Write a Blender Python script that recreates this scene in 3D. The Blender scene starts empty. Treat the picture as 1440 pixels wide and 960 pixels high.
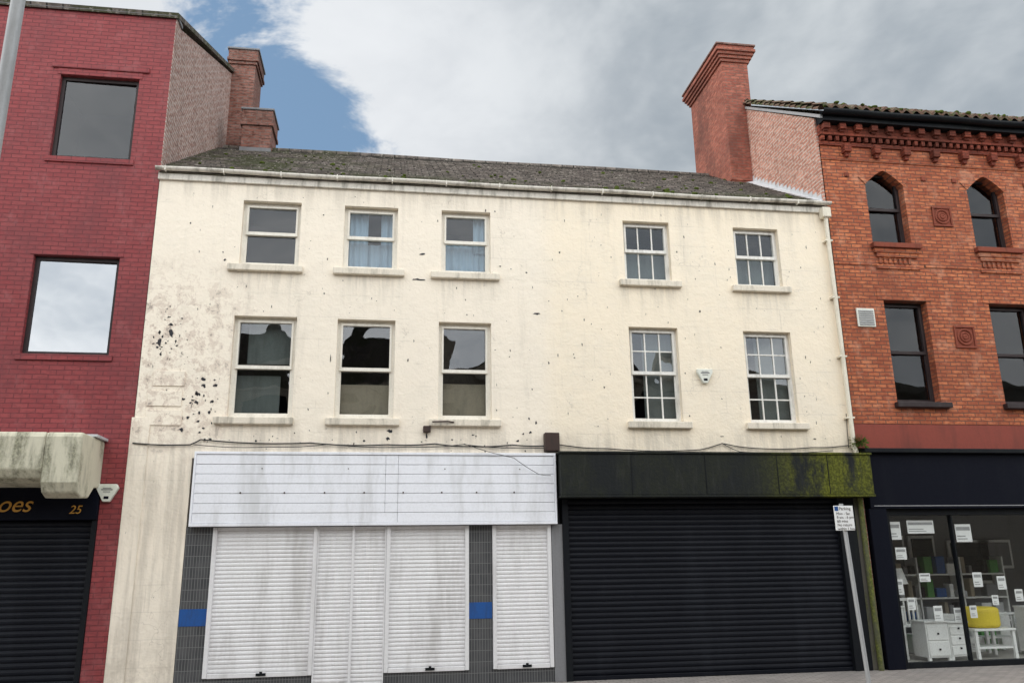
import bpy, bmesh, math, random
from mathutils import Vector, Matrix, noise
random.seed(7)
S=bpy.context.scene; COL=S.collection
# ---------------------------------------------------------------- helpers
def empty(name):
    o=bpy.data.objects.new(name,None); COL.objects.link(o); return o
def obj(name,verts,faces,mat=None,parent=None,smooth=False,recalc=True):
    me=bpy.data.meshes.new(name); me.from_pydata([tuple(v) for v in verts],[],faces); me.update()
    if recalc:
        bm=bmesh.new(); bm.from_mesh(me); bmesh.ops.recalc_face_normals(bm,faces=bm.faces); bm.to_mesh(me); bm.free()
    if smooth:
        for p in me.polygons: p.use_smooth=True
    o=bpy.data.objects.new(name,me); COL.objects.link(o)
    if mat: me.materials.append(mat)
    if parent: o.parent=parent
    return o
BF=[(0,1,2,3),(7,6,5,4),(0,4,5,1),(1,5,6,2),(2,6,7,3),(3,7,4,0)]
def bv(x0,x1,y0,y1,z0,z1): return [(x0,y0,z0),(x1,y0,z0),(x1,y0,z1),(x0,y0,z1),(x0,y1,z0),(x1,y1,z0),(x1,y1,z1),(x0,y1,z1)]
def bevel(o,w,seg=2):
    m=o.modifiers.new("b","BEVEL"); m.width=w; m.segments=seg; m.limit_method='ANGLE'; return o
def box(name,x0,x1,y0,y1,z0,z1,mat,parent=None,bw=0):
    o=obj(name,bv(x0,x1,y0,y1,z0,z1),BF,mat,parent)
    if bw: bevel(o,bw)
    return o
def boxes(name,L,mat,parent=None,bw=0):
    v=[];f=[]
    for b in L:
        n=len(v); v+=bv(*b); f+=[tuple(i+n for i in q) for q in BF]
    o=obj(name,v,f,mat,parent)
    if bw: bevel(o,bw,1)
    return o
def prism(name,pts,y0,y1,mat,parent=None,axis='y'):
    n=len(pts)
    if axis=='y': v=[(a,y0,b) for a,b in pts]+[(a,y1,b) for a,b in pts]
    else: v=[(y0,a,b) for a,b in pts]+[(y1,a,b) for a,b in pts]
    f=[tuple(range(n)),tuple(range(2*n-1,n-1,-1))]+[(i,(i+1)%n,(i+1)%n+n,i+n) for i in range(n)]
    return obj(name,v,f,mat,parent)
def tube(name,pts,r,mat,parent=None,res=2):
    c=bpy.data.curves.new(name,'CURVE'); c.dimensions='3D'; c.bevel_depth=r; c.bevel_resolution=res; c.use_fill_caps=True
    s=c.splines.new('POLY'); s.points.add(len(pts)-1)
    for i,p in enumerate(pts): s.points[i].co=(*p,1)
    o=bpy.data.objects.new(name,c); COL.objects.link(o); c.materials.append(mat)
    if parent: o.parent=parent
    return o
def text(name,body,size,loc,mat,parent,shear=0,ext=.004):
    c=bpy.data.curves.new(name,'FONT'); c.body=body; c.size=size; c.shear=shear; c.extrude=ext
    o=bpy.data.objects.new(name,c); COL.objects.link(o); c.materials.append(mat); o.rotation_euler=(math.pi/2,0,0); o.location=loc; o.parent=parent; return o
def wall(name,x0,x1,z0,z1,ops,y,t,mat,parent):
    xs=sorted(set([x0,x1]+[o[0] for o in ops]+[o[1] for o in ops])); zs=sorted(set([z0,z1]+[o[2] for o in ops]+[o[3] for o in ops]))
    v=[];f=[]
    def q(a): n=len(v); v.extend(a); f.append((n,n+1,n+2,n+3))
    for i in range(len(xs)-1):
        for j in range(len(zs)-1):
            cx=(xs[i]+xs[i+1])/2; cz=(zs[j]+zs[j+1])/2
            if any(o[0]<cx<o[1] and o[2]<cz<o[3] for o in ops): continue
            a,b,c,d=xs[i],xs[i+1],zs[j],zs[j+1]
            q([(a,y,c),(b,y,c),(b,y,d),(a,y,d)]); q([(b,y+t,c),(a,y+t,c),(a,y+t,d),(b,y+t,d)])
    for a,b,c,d in ops:
        q([(a,y,c),(a,y+t,c),(a,y+t,d),(a,y,d)]); q([(b,y,c),(b,y,d),(b,y+t,d),(b,y+t,c)])
        q([(a,y,d),(a,y+t,d),(b,y+t,d),(b,y,d)]); q([(a,y,c),(b,y,c),(b,y+t,c),(a,y+t,c)])
    return obj(name,v,f,mat,parent,recalc=False)
W=[(-2.49,-1.54,6.55,7.70),(-.82,.08,6.55,7.69),(.83,1.68,6.54,7.69),(-2.50,-1.51,4.02,5.68),(-.86,.08,4.02,5.67),(.80,1.68,4.02,5.67),(4.07,4.93,6.53,7.66),(6.15,7.02,6.50,7.63),(4.08,4.96,4.02,5.68),(6.17,7.06,4.02,5.66)]
# ---------------------------------------------------------------- materials
class NT:
    def __init__(s,name):
        s.m=bpy.data.materials.new(name); s.m.use_nodes=True; s.t=s.m.node_tree; s.b=s.t.nodes["Principled BSDF"]
        s.geo=s.t.nodes.new("ShaderNodeNewGeometry")
    def n(s,k,**kw):
        x=s.t.nodes.new("ShaderNode"+k)
        for a,b in kw.items():
            if hasattr(x,a): setattr(x,a,b)
            else: s.set(x.inputs[a.replace('_',' ')],b)
        return x
    def set(s,inp,v):
        if isinstance(v,bpy.types.NodeSocket): s.t.links.new(v,inp)
        elif isinstance(v,(tuple,list)) and len(v)==3 and inp.type=='RGBA': inp.default_value=(*v,1)
        else: inp.default_value=v
    def math(s,op,a,b=0,c=None):
        x=s.t.nodes.new("ShaderNodeMath"); x.operation=op; s.set(x.inputs[0],a); s.set(x.inputs[1],b)
        if c is not None: s.set(x.inputs[2],c)
        return x.outputs[0]
    def mix(s,f,a,b,mode='MIX'):
        x=s.t.nodes.new("ShaderNodeMix"); x.data_type='RGBA'; x.blend_type=mode; s.set(x.inputs[0],f); s.set(x.inputs[6],a); s.set(x.inputs[7],b); return x.outputs[2]
    def pos(s,sc=(1,1,1)):
        x=s.t.nodes.new("ShaderNodeVectorMath"); x.operation='MULTIPLY'; s.set(x.inputs[0],s.geo.outputs["Position"]); x.inputs[1].default_value=sc; return x.outputs[0]
    def noise(s,scale,sc=(1,1,1),detail=4,rough=.6,dist=0):
        x=s.t.nodes.new("ShaderNodeTexNoise"); s.set(x.inputs["Vector"],s.pos(sc)); x.inputs["Scale"].default_value=scale; x.inputs["Detail"].default_value=min(detail,5); x.inputs["Roughness"].default_value=rough; x.inputs["Distortion"].default_value=dist
        return x.outputs[0]
    def ramp(s,v,a,b):
        x=s.t.nodes.new("ShaderNodeMapRange"); x.interpolation_type='SMOOTHSTEP'; s.set(x.inputs[0],v); x.inputs[1].default_value=a; x.inputs[2].default_value=b; return x.outputs[0]
    def uv(s,kx=1,ky=1):
        sp=s.n("SeparateXYZ"); s.t.links.new(s.geo.outputs["Position"],sp.inputs[0])
        c=s.n("CombineXYZ"); s.set(c.inputs[0],s.math('ADD',sp.outputs[0],sp.outputs[1])); s.set(c.inputs[1],sp.outputs[2]); s.sp=sp; return c.outputs[0]
    def brick(s,uv,w,h,mort,c1,c2,cm,off=.5,smooth=.1):
        x=s.t.nodes.new("ShaderNodeTexBrick"); x.offset=off; s.set(x.inputs["Vector"],uv); x.inputs["Scale"].default_value=1; x.inputs["Brick Width"].default_value=w; x.inputs["Row Height"].default_value=h; x.inputs["Mortar Size"].default_value=mort; x.inputs["Mortar Smooth"].default_value=smooth
        s.set(x.inputs["Color1"],c1); s.set(x.inputs["Color2"],c2); s.set(x.inputs["Mortar"],cm); return x
    def bump(s,h,st,d=.01,prev=None):
        x=s.n("Bump"); x.inputs["Strength"].default_value=st; x.inputs["Distance"].default_value=d; s.set(x.inputs["Height"],h)
        if prev: s.t.links.new(prev,x.inputs["Normal"])
        return x.outputs[0]
    def out(s,col,rough=.8,nrm=None,spec=None,metal=None):
        s.set(s.b.inputs["Base Color"],col); s.set(s.b.inputs["Roughness"],rough)
        if nrm: s.t.links.new(nrm,s.b.inputs["Normal"])
        if spec is not None: s.b.inputs["Specular IOR Level"].default_value=spec
        if metal is not None: s.b.inputs["Metallic"].default_value=metal
        return s.m
def painted(name,col,rough=.6,grime=.25,gcol=(.12,.11,.09),sc=3,bumpst=.2,spec=.4,streak=True,metal=None):
    k=NT(name); g=k.ramp(k.noise(sc,(1.3,1,.25) if streak else (1,1,1),4,.68),.45,.75)
    c=k.mix(k.math('MULTIPLY',g,grime),col,gcol); c=k.mix(k.math('MULTIPLY',k.ramp(k.noise(35,detail=1),.4,.75),.14),c,gcol)
    return k.out(c,rough,k.bump(k.noise(25,detail=1),bumpst,.004) if bumpst>.12 else None,spec,metal)
def brickmat(name,c1,c2,cm,w=.225,h=.075,m=.008,grime=.4,gcol=(.04,.03,.03),bst=.8,rough=.85,tint=None,spec=.2,light=None):
    k=NT(name); u=k.uv()
    wob=k.n("VectorMath"); wob.operation='ADD'
    nn=k.n("TexNoise"); k.set(nn.inputs["Vector"],k.geo.outputs["Position"]); nn.inputs["Scale"].default_value=6; nn.inputs["Detail"].default_value=0
    sc=k.n("VectorMath"); sc.operation='SCALE'; k.t.links.new(nn.outputs["Color"],sc.inputs[0]); sc.inputs["Scale"].default_value=.009
    k.t.links.new(u,wob.inputs[0]); k.t.links.new(sc.outputs[0],wob.inputs[1])
    b=k.brick(wob.outputs[0],w,h,m,c1,c2,cm)
    c=b.outputs[0]
    v=k.noise(9,(1,1,2.5),2,.7); c=k.mix(k.ramp(v,.42,.72),c,tint or tuple(x*.5 for x in c1))
    c=k.mix(k.math('MULTIPLY',k.ramp(k.noise(.9,(1,1,.6),5,.7),.42,.70),grime),c,gcol)
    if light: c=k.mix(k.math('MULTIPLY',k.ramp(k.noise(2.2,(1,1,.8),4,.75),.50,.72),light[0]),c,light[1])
    h1=k.math('SUBTRACT',k.math('MULTIPLY',v,.5),b.outputs[1])
    return k.out(c,rough,k.bump(h1,bst,.009),spec)
def cream():
    k=NT("cream_render"); u=k.uv(); X=k.sp.outputs[0]; Z=k.sp.outputs[2]
    side=k.ramp(X,2.4,2.9)
    base=k.mix(side,(.89,.80,.675),(.90,.79,.63))
    nA=k.noise(.8,detail=5,rough=.7)
    c=k.mix(k.math('MULTIPLY',k.ramp(nA,.40,.68),.38),base,(.77,.71,.61))
    b=k.brick(u,1.15,.38,.010,(1,1,1),(1,1,1),(0,0,0),smooth=.6)
    gate=k.ramp(nA,.46,.60)
    line=k.math('MULTIPLY',b.outputs[1],gate); c=k.mix(k.math('MULTIPLY',line,.27),c,(.48,.42,.35))
    nS=k.noise(2.2,(1.7,1,.14),5,.72)
    c=k.mix(k.math('MULTIPLY',k.ramp(nS,.52,.78),.28),c,(.44,.40,.34))
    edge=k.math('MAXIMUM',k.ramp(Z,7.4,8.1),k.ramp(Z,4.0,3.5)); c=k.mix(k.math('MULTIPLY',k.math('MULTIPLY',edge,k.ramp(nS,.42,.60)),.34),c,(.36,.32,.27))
    # run-off dirt below the sills
    M=None; sS=k.ramp(k.noise(6,(1.6,1,.12),4,.7),.42,.62)
    for w in W:
        cx=(w[0]+w[1])/2; a=k.ramp(k.math('ABSOLUTE',k.math('SUBTRACT',X,cx)),.62,.40); h=k.math('MULTIPLY',k.ramp(Z,w[2]-.75,w[2]-.12),k.math('LESS_THAN',Z,w[2]))
        q=k.math('MULTIPLY',a,h); M=q if M is None else k.math('MAXIMUM',M,q)
    c=k.mix(k.math('MULTIPLY',k.math('MULTIPLY',M,sS),.30),c,(.38,.35,.30))
    nM=k.noise(4.5,(1,1,.9),5,.78,.3)
    low=k.ramp(Z,1.3,0); c=k.mix(k.math('MULTIPLY',low,k.math('MULTIPLY',k.ramp(nM,.35,.65),.4)),c,(.38,.33,.27))
    lf=k.math('MULTIPLY',k.ramp(X,-1.7,-3.1),k.math('MULTIPLY',k.ramp(Z,3.0,4.1),k.ramp(Z,7.0,5.6)))
    fl=k.math('MULTIPLY',lf,k.ramp(nM,.50,.54)); c=k.mix(k.math('MULTIPLY',fl,.60),c,(.60,.49,.41))
    c=k.mix(k.math('MULTIPLY',k.math('MULTIPLY',lf,k.ramp(nM,.60,.62)),.7),c,(.28,.24,.21))
    v=k.n("TexVoronoi",feature='DISTANCE_TO_EDGE'); wp=k.n("VectorMath"); wp.operation='ADD'; nn=k.n("TexNoise"); k.set(nn.inputs["Vector"],k.geo.outputs["Position"]); nn.inputs["Scale"].default_value=2.5; nn.inputs["Detail"].default_value=4
    k.t.links.new(k.geo.outputs["Position"],wp.inputs[0]); k.t.links.new(nn.outputs["Color"],wp.inputs[1]); k.t.links.new(wp.outputs[0],v.inputs["Vector"]); v.inputs["Scale"].default_value=.7
    cr=k.math('MULTIPLY',k.ramp(v.outputs["Distance"],.006,.001),k.ramp(nA,.52,.58)); c=k.mix(k.math('MULTIPLY',cr,.38),c,(.38,.32,.26))
    nF=k.noise(11,(1,1,.7),4,.8)
    c=k.mix(k.math('MULTIPLY',k.ramp(nF,.65,.70),.6),c,(.30,.26,.22))
    return k.out(c,.75,k.bump(k.noise(4,detail=3,rough=.8),.6,.03),.2)
CREAM=cream()
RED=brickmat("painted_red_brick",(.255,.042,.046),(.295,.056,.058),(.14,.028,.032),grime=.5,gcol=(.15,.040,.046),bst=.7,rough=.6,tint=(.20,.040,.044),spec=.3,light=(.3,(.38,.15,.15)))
SIDEB=brickmat("brown_gable_brick",(.40,.22,.18),(.48,.32,.27),(.56,.50,.46),grime=.35,gcol=(.22,.17,.15),m=.013)
CHIMR=brickmat("sooty_chimney_brick",(.24,.10,.075),(.31,.16,.13),(.20,.16,.14),grime=.7,gcol=(.09,.06,.05))
ORANGE=brickmat("orange_brick",(.60,.20,.09),(.36,.10,.05),(.17,.085,.06),w=.22,h=.072,m=.010,grime=.6,gcol=(.20,.062,.038),bst=1,tint=(.26,.068,.04),light=(.45,(.62,.33,.22)))
ORBAND=brickmat("dark_band_brick",(.29,.072,.042),(.21,.05,.033),(.11,.035,.025),grime=.7,gcol=(.08,.028,.02))
PARTY=brickmat("party_wall_brick",(.58,.29,.22),(.42,.18,.13),(.55,.46,.40),m=.013,grime=.3,gcol=(.22,.14,.11))
CHB=brickmat("chimney_brick",(.46,.16,.11),(.30,.09,.065),(.24,.14,.11),grime=.65,gcol=(.10,.05,.042))
TERRA=painted("terracotta",(.24,.065,.04),.8,.6,(.08,.03,.02),4,.5,.2)
REDBAND=painted("red_painted_render",(.25,.055,.038),.6,.6,(.09,.03,.025),2,.3,.25)
WHITE=painted("gutter_paint",(.72,.68,.61),.55,.85,(.18,.16,.13),4,.3,.3)
PIPEP=painted("pipe_cream_paint",(.78,.72,.60),.5,.5,(.35,.30,.23),4,.3,.3)
SILL=painted("sill_paint",(.76,.69,.58),.65,.8,(.28,.25,.2),4,.5,.3)
FRAMEW=painted("cream_window_frame",(.82,.78,.70),.45,.3,(.36,.32,.25),5)
SASHW=painted("sash_paint",(.80,.78,.74),.5,.5,(.3,.28,.24),6)
DARKFR=painted("dark_frame",(.030,.020,.021),.5,.3,(.08,.07,.07),5,.2,.25)
BLACK=painted("black_paint",(.008,.009,.012),.5,.35,(.025,.03,.025),2,.2,.12)
NAVY=painted("navy_black_paint",(.005,.006,.012),.5,.3,(.013,.015,.02),2,.2,.07)
SHUTW=painted("white_shutter_steel",(.75,.74,.75),.5,.6,(.41,.39,.38),1.6,.1,.35)
CLAD=painted("white_cladding",(.84,.85,.90),.4,.55,(.50,.50,.50),2.2,.1,.4)
SHUTB=painted("black_shutter_steel",(.005,.006,.010),.45,.5,(.014,.016,.022),1.3,.1,.15)
GREYS=painted("grey_stone_render",(.20,.20,.21),.7,.5,(.10,.10,.10),4,.4)
CLADB=painted("cladding_backing",(.34,.34,.35),.7,.5,(.2,.2,.2),4,.3)
LEAD=painted("lead_flashing",(.52,.53,.55),.6,.5,(.25,.26,.27),5)
METAL=painted("galvanised_steel",(.42,.43,.44),.5,.4,(.25,.25,.25),6,.1,.5,metal=.4)
PLAST=painted("white_plastic",(.72,.73,.66),.4,.35,(.38,.42,.30),5,.05,.4)
PAPER=painted("white_paper",(.82,.82,.82),.7,.05,(.6,.6,.6),5,.02,.2)
BROWN=painted("brown_box",(.055,.034,.028),.6,.5,(.02,.02,.02),9,.2,.25)
RUBBER=painted("black_cable",(.02,.02,.02),.6,.2,(.08,.07,.06),9,.1)
BLUE=painted("blue_tile",(.018,.085,.29),.45,.5,(.03,.05,.11),8,.1,.3)
GOLD=painted("gold_letter",(.60,.30,.05),.5,.3,(.3,.15,.03),8,.1)
YELLOW=painted("yellow_fabric",(.75,.58,.05),.8,.1,(.4,.3,.02),8,.1)
CHIPM=painted("old_black_paint",(.018,.020,.028),.6,.6,(.10,.08,.07),14,.6,.3)
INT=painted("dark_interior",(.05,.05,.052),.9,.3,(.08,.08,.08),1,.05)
INTL=painted("shop_interior_wall",(.22,.22,.23),.8,.3,(.10,.10,.11),1,.05)
CURT=painted("blue_white_curtain",(.36,.46,.55),.9,.3,(.2,.25,.3),3,.05)
BEIGE=painted("beige_board",(.34,.29,.22),.9,.6,(.14,.13,.10),2,.05)  # boards standing in for stone reflected in the panes; also shop goods
GREYB=painted("grey_blind",(.17,.19,.185),.9,.6,(.07,.075,.07),2,.05)
def mossy(name,base,moss,amt,x0=None,x1=None,sc=2.2):
    k=NT(name); k.uv()
    if x0 is not None:
        m=k.math('MULTIPLY',k.math('MULTIPLY_ADD',k.ramp(k.sp.outputs[0],x0,x1),.94,.06),k.ramp(k.noise(1.8,(1.2,1,.5),5,.7),.40,.58))
    else: m=k.ramp(k.noise(sc,(1.4,1,.35),5,.7),.60-amt*.3,.78-amt*.2)
    c=k.mix(m,base,k.mix(k.ramp(k.noise(30,detail=2),.35,.7),tuple(a*.4 for a in moss),moss))
    c=k.mix(k.math('MULTIPLY',k.ramp(k.noise(6,(2,1,.3),4),.5,.8),.4),c,(.045,.046,.044))
    return k.out(c,.6,k.bump(k.noise(25,detail=2),.5,.008),.18)
CANOPY=mossy("stained_canopy",(.60,.57,.45),(.36,.35,.25),.5)
FASCB=mossy("mossy_black_fascia",(.011,.013,.014),(.13,.14,.015),.6,5.9,7.3)
MOSSPIPE=mossy("mossy_pipe",(.10,.10,.07),(.17,.19,.03),.9)
def tiles():
    k=NT("dark_wall_tile"); b=k.brick(k.uv(),.042,.16,.0035,(.050,.051,.055),(.07,.071,.075),(.18,.18,.18),off=0)
    c=k.mix(k.math('MULTIPLY',k.ramp(k.noise(3),.4,.7),.4),b.outputs[0],(.12,.12,.12)); return k.out(c,.45,k.bump(k.math('SUBTRACT',1,b.outputs[1]),.5,.003),.3)
TILE=tiles()
def slate():
    k=NT("mossy_slate"); sp=k.n("SeparateXYZ"); k.t.links.new(k.geo.outputs["Position"],sp.inputs[0]); cb=k.n("CombineXYZ"); k.set(cb.inputs[0],sp.outputs[0]); k.set(cb.inputs[1],k.math('MULTIPLY',sp.outputs[1],1.2))
    b=k.brick(cb.outputs[0],.26,.20,.014,(.12,.10,.09),(.215,.182,.162),(.02,.02,.018))
    c=k.mix(k.ramp(k.noise(8,detail=3),.35,.7),b.outputs[0],(.085,.074,.067))
    n2=k.noise(1.3,detail=5,rough=.75)
    mo=k.math('MULTIPLY',k.ramp(n2,.44,.60),k.math('MULTIPLY_ADD',k.math('MAXIMUM',k.ramp(sp.outputs[0],.3,-2.4),k.ramp(sp.outputs[1],1.0,.0)),.75,.10))
    c=k.mix(mo,c,(.062,.068,.034))
    c=k.mix(k.math('MULTIPLY',k.ramp(k.noise(13,detail=5,rough=.8),.56,.63),.8),c,(.34,.31,.27))
    return k.out(c,.85,k.bump(k.math('SUBTRACT',1,b.outputs[1]),.7,.012),.15)
SLATE=slate()
def claytile():
    k=NT("mossy_clay_tile"); c=k.mix(k.ramp(k.noise(5,detail=4,rough=.7),.45,.60),(.13,.075,.055),(.06,.07,.025)); c=k.mix(k.ramp(k.noise(20,detail=2),.5,.7),c,(.15,.14,.11)); return k.out(c,.9,k.bump(k.noise(20,detail=2),.8,.02),.2)
CLAY=claytile()
def paving():
    k=NT("paving"); cb=k.geo.outputs["Position"]; b=k.brick(cb,.2,.1,.006,(.27,.24,.225),(.34,.305,.28),(.12,.11,.10))
    c=k.mix(k.math('MULTIPLY',k.ramp(k.noise(1.5,detail=5),.4,.7),.5),b.outputs[0],(.17,.16,.15)); return k.out(c,.85,k.bump(k.math('SUBTRACT',1,b.outputs[1]),.5,.004),.3)
PAVE=paving()
def asph():
    k=NT("asphalt"); c=k.mix(k.ramp(k.noise(120,detail=2),.35,.7),(.035,.035,.037),(.075,.075,.075)); c=k.mix(k.math('MULTIPLY',k.ramp(k.noise(.6,detail=4),.45,.7),.5),c,(.05,.05,.05)); return k.out(c,.9,k.bump(k.noise(90,detail=1),.6,.01),.3)
ASPH=asph()
KERB=painted("granite_kerb",(.33,.32,.31),.8,.4,(.15,.15,.15),9,.4,streak=False)
ROADP=painted("road_paint",(.62,.52,.08),.7,.4,(.15,.14,.1),9,.3,streak=False)
GROUND=painted("ground_earth",(.10,.10,.09),.95,.5,(.06,.07,.04),.3,.05,streak=False)
def glass(name,refl=1.0,base=.03,tint=(.75,.8,.82),wob=.15):
    # thin pane: Schlick reflectance that is the same from either side
    m=bpy.data.materials.new(name); m.use_nodes=True; t=m.node_tree; t.nodes.clear(); L=t.links.new
    o=t.nodes.new("ShaderNodeOutputMaterial"); mx=t.nodes.new("ShaderNodeMixShader"); tr=t.nodes.new("ShaderNodeBsdfTransparent"); gl=t.nodes.new("ShaderNodeBsdfGlossy")
    tr.inputs[0].default_value=(*tint,1); gl.inputs[0].default_value=(.92,.95,1,1); gl.inputs["Roughness"].default_value=.01
    ge=t.nodes.new("ShaderNodeNewGeometry"); dt=t.nodes.new("ShaderNodeVectorMath"); dt.operation='DOT_PRODUCT'; L(ge.outputs["Incoming"],dt.inputs[0]); L(ge.outputs["Normal"],dt.inputs[1])
    def mm(op,a,b=0,c=None,cl=False):
        x=t.nodes.new("ShaderNodeMath"); x.operation=op; x.use_clamp=cl
        for i,q in enumerate((a,b,c)):
            if q is None: continue
            if isinstance(q,bpy.types.NodeSocket): L(q,x.inputs[i])
            else: x.inputs[i].default_value=q
        return x.outputs[0]
    F=mm('POWER',mm('SUBTRACT',1,mm('ABSOLUTE',dt.outputs["Value"]),cl=True),5); F=mm('MULTIPLY_ADD',F,.93,.075)
    ns=t.nodes.new("ShaderNodeTexNoise"); ns.inputs["Scale"].default_value=1.6; ns.inputs["Detail"].default_value=1; bp=t.nodes.new("ShaderNodeBump"); bp.inputs["Strength"].default_value=wob; bp.inputs["Distance"].default_value=.03
    L(ge.outputs["Position"],ns.inputs["Vector"]); L(ns.outputs[0],bp.inputs["Height"]); L(bp.outputs[0],gl.inputs["Normal"])
    L(mm('MULTIPLY_ADD',F,refl,base,True),mx.inputs[0]); L(tr.outputs[0],mx.inputs[1]); L(gl.outputs[0],mx.inputs[2]); L(mx.outputs[0],o.inputs[0]); return m
GLASS=glass("window_glass",.75,.0,wob=.3); GLASSM=glass("old_window_glass",1.0,.03,(.75,.78,.78),wob=.35)
GLASSC=glass("coated_glass",1.5,.22,(.25,.27,.3),.05); GLASSD=glass("blue_tint_glass",.55,.02,(.3,.34,.42),.1); GLASSO=glass("dim_glass",.5,.0,(.5,.55,.6),.2); GLASSS=glass("shop_glass",.8,.0,(.93,.95,.94),.03)
# ---------------------------------------------------------------- windows
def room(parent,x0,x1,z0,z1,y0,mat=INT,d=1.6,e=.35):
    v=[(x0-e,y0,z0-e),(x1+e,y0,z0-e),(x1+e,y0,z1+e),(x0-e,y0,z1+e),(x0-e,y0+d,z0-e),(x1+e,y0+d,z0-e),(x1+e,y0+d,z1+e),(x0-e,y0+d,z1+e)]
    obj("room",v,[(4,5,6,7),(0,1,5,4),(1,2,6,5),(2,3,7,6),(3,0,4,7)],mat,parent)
def pane(v,f,x0,x1,z0,z1,y):
    n=len(v); a=random.uniform(-.003,.003)*(x1-x0)/.3; b=random.uniform(-.003,.003)
    v+=[(x0,y-a-b,z0),(x1,y+a-b,z0),(x1,y+a+b,z1),(x0,y-a+b,z1)]; f.append((n,n+1,n+2,n+3))
def window(parent,x0,x1,z0,z1,kind,fm,gm,y=.11,fw=.055,split=.5,cols=1,rows=(1,1),bar=.022,rm=INT):
    B=[(x0,x0+fw,y,y+.07,z0,z1),(x1-fw,x1,y,y+.07,z0,z1),(x0+fw,x1-fw,y,y+.07,z1-fw,z1),(x0+fw,x1-fw,y,y+.07,z0,z0+fw)]
    zm=z0+(z1-z0)*split; gv=[];gf=[]
    ix0,ix1,iz0,iz1=x0+fw,x1-fw,z0+fw,z1-fw
    if kind=='single': pane(gv,gf,ix0,ix1,iz0,iz1,y+.04)
    else:
        sy=y-.025
        B.append((ix0,ix1,sy,y+.055,zm-.028,zm+.028))
        s=.032
        B+=[(ix0,ix0+s,sy,y+.05,zm+.028,iz1),(ix1-s,ix1,sy,y+.05,zm+.028,iz1),(ix0+s,ix1-s,sy,y+.05,iz1-s,iz1)]
        B+=[(ix0,ix0+s*.8,y+.012,y+.05,iz0,zm-.028),(ix1-s*.8,ix1,y+.012,y+.05,iz0,zm-.028),(ix0+s*.8,ix1-s*.8,y+.012,y+.05,iz0,iz0+s)]
        for (a,b,nr,yy) in ((iz0,zm-.028,rows[0],y+.02),(zm+.028,iz1,rows[1],y+.002)):
            for c in range(1,cols): xx=ix0+(ix1-ix0)*c/cols; B.append((xx-bar/2,xx+bar/2,yy,yy+.03,a+.001,b-.001))
            for r in range(1,nr):
                zz=a+(b-a)*r/nr
                for c in range(cols):
                    xa=ix0+(ix1-ix0)*c/cols+bar/2; xb=ix0+(ix1-ix0)*(c+1)/cols-bar/2; B.append((xa,xb,yy+.003,yy+.027,zz-bar/2,zz+bar/2))
            for r in range(nr):
                for c in range(cols):
                    pane(gv,gf,ix0+(ix1-ix0)*c/cols,ix0+(ix1-ix0)*(c+1)/cols,a+(b-a)*r/nr,a+(b-a)*(r+1)/nr,yy+.018)
    boxes("window_frame",B,fm,parent)
    obj("window_pane",gv,gf,gm,parent,recalc=False)
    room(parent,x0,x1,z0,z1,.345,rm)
def curtain(parent,x0,x1,z0,z1,y,mat,amp=.02,w=.11):
    v=[];f=[];n=max(8,int((x1-x0)/.012)); ph=random.random()*6
    for i in range(n+1):
        x=x0+(x1-x0)*i/n; d=amp*math.sin(x/w*6.28+ph+1.3*math.sin(x*9)); v+=[(x,y+d,z0),(x,y+d*.7,z1)]
    for i in range(n): f.append((2*i,2*i+2,2*i+3,2*i+1))
    obj("curtain",v,f,mat,parent,True)
# ================================================================= CREAM BUILDING
C=empty("cream_terrace_building")
XL,XR=-3.86,8.05
wall("front_wall",XL,XR,3.38,8.06,W,0,.3,CREAM,C)
box("left_pier",XL-.03,-2.96,0,.3,0,3.38,CREAM,C)
box("left_pilaster_strip",XL-.035,-3.62,-.018,-.001,0,4.0,CREAM,C,.006)
for i,w in enumerate(W):
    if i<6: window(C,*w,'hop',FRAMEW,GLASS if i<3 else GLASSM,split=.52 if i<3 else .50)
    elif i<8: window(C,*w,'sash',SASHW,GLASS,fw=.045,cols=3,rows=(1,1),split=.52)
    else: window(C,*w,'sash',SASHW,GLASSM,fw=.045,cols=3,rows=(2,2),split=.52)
S_=[(-2.66,-1.46),(-.97,.21),(.65,1.83),(-2.69,-1.48),(-.99,.18),(.65,1.83),(3.95,5.08),(6.03,7.14),(3.97,5.09),(6.07,7.20)]
for s,w in zip(S_,W):
    z=w[2]; box("window_sill",s[0],s[1],-.085,.11,z-.115,z-.004,SILL,C,.012)
curtain(C,-.80,-.42,6.56,7.66,.26,CURT); curtain(C,-.20,.06,6.56,7.66,.26,CURT); curtain(C,-.45,-.2,6.56,7.1,.29,CURT)
curtain(C,.85,1.66,6.56,7.15,.27,CURT); curtain(C,1.40,1.66,7.0,7.66,.24,CURT)
for w in (W[6],W[7]): box("window_blind",w[0]+.03,w[1]-.03,.27,.28,w[2]+.01,w[3]-.45,GREYB,C)
for w in (W[8],W[9]): box("window_blind",w[0]+.30,w[1]-.03,.27,.28,w[2]+.01,w[3]-.02,GREYB,C)
box("reflection_board",-.84,.06,.24,.25,4.03,4.62,BEIGE,C); box("reflection_board",.82,1.66,.24,.25,4.03,4.66,BEIGE,C); box("window_blind",-2.48,-1.75,.28,.29,4.03,4.75,GREYB,C); box("window_blind",-2.3,-1.53,.30,.31,4.95,5.66,GREYB,C)  # added boards and blinds: their tone stands in for reflections in the panes
def chip(L):
    v=[];f=[]
    for x,z,w,h in L:
        n=random.randint(7,11); b=len(v)
        for k in range(n):
            a=k/n*6.283+random.uniform(-.25,.25); r=random.uniform(.35,1.15); v.append((x+math.cos(a)*w/2*r,-.004,z+math.sin(a)*h/2*r))
        f.append(tuple(range(b,b+n)))
    return obj("paint_flakes",v,f,CHIPM,C)
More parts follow.
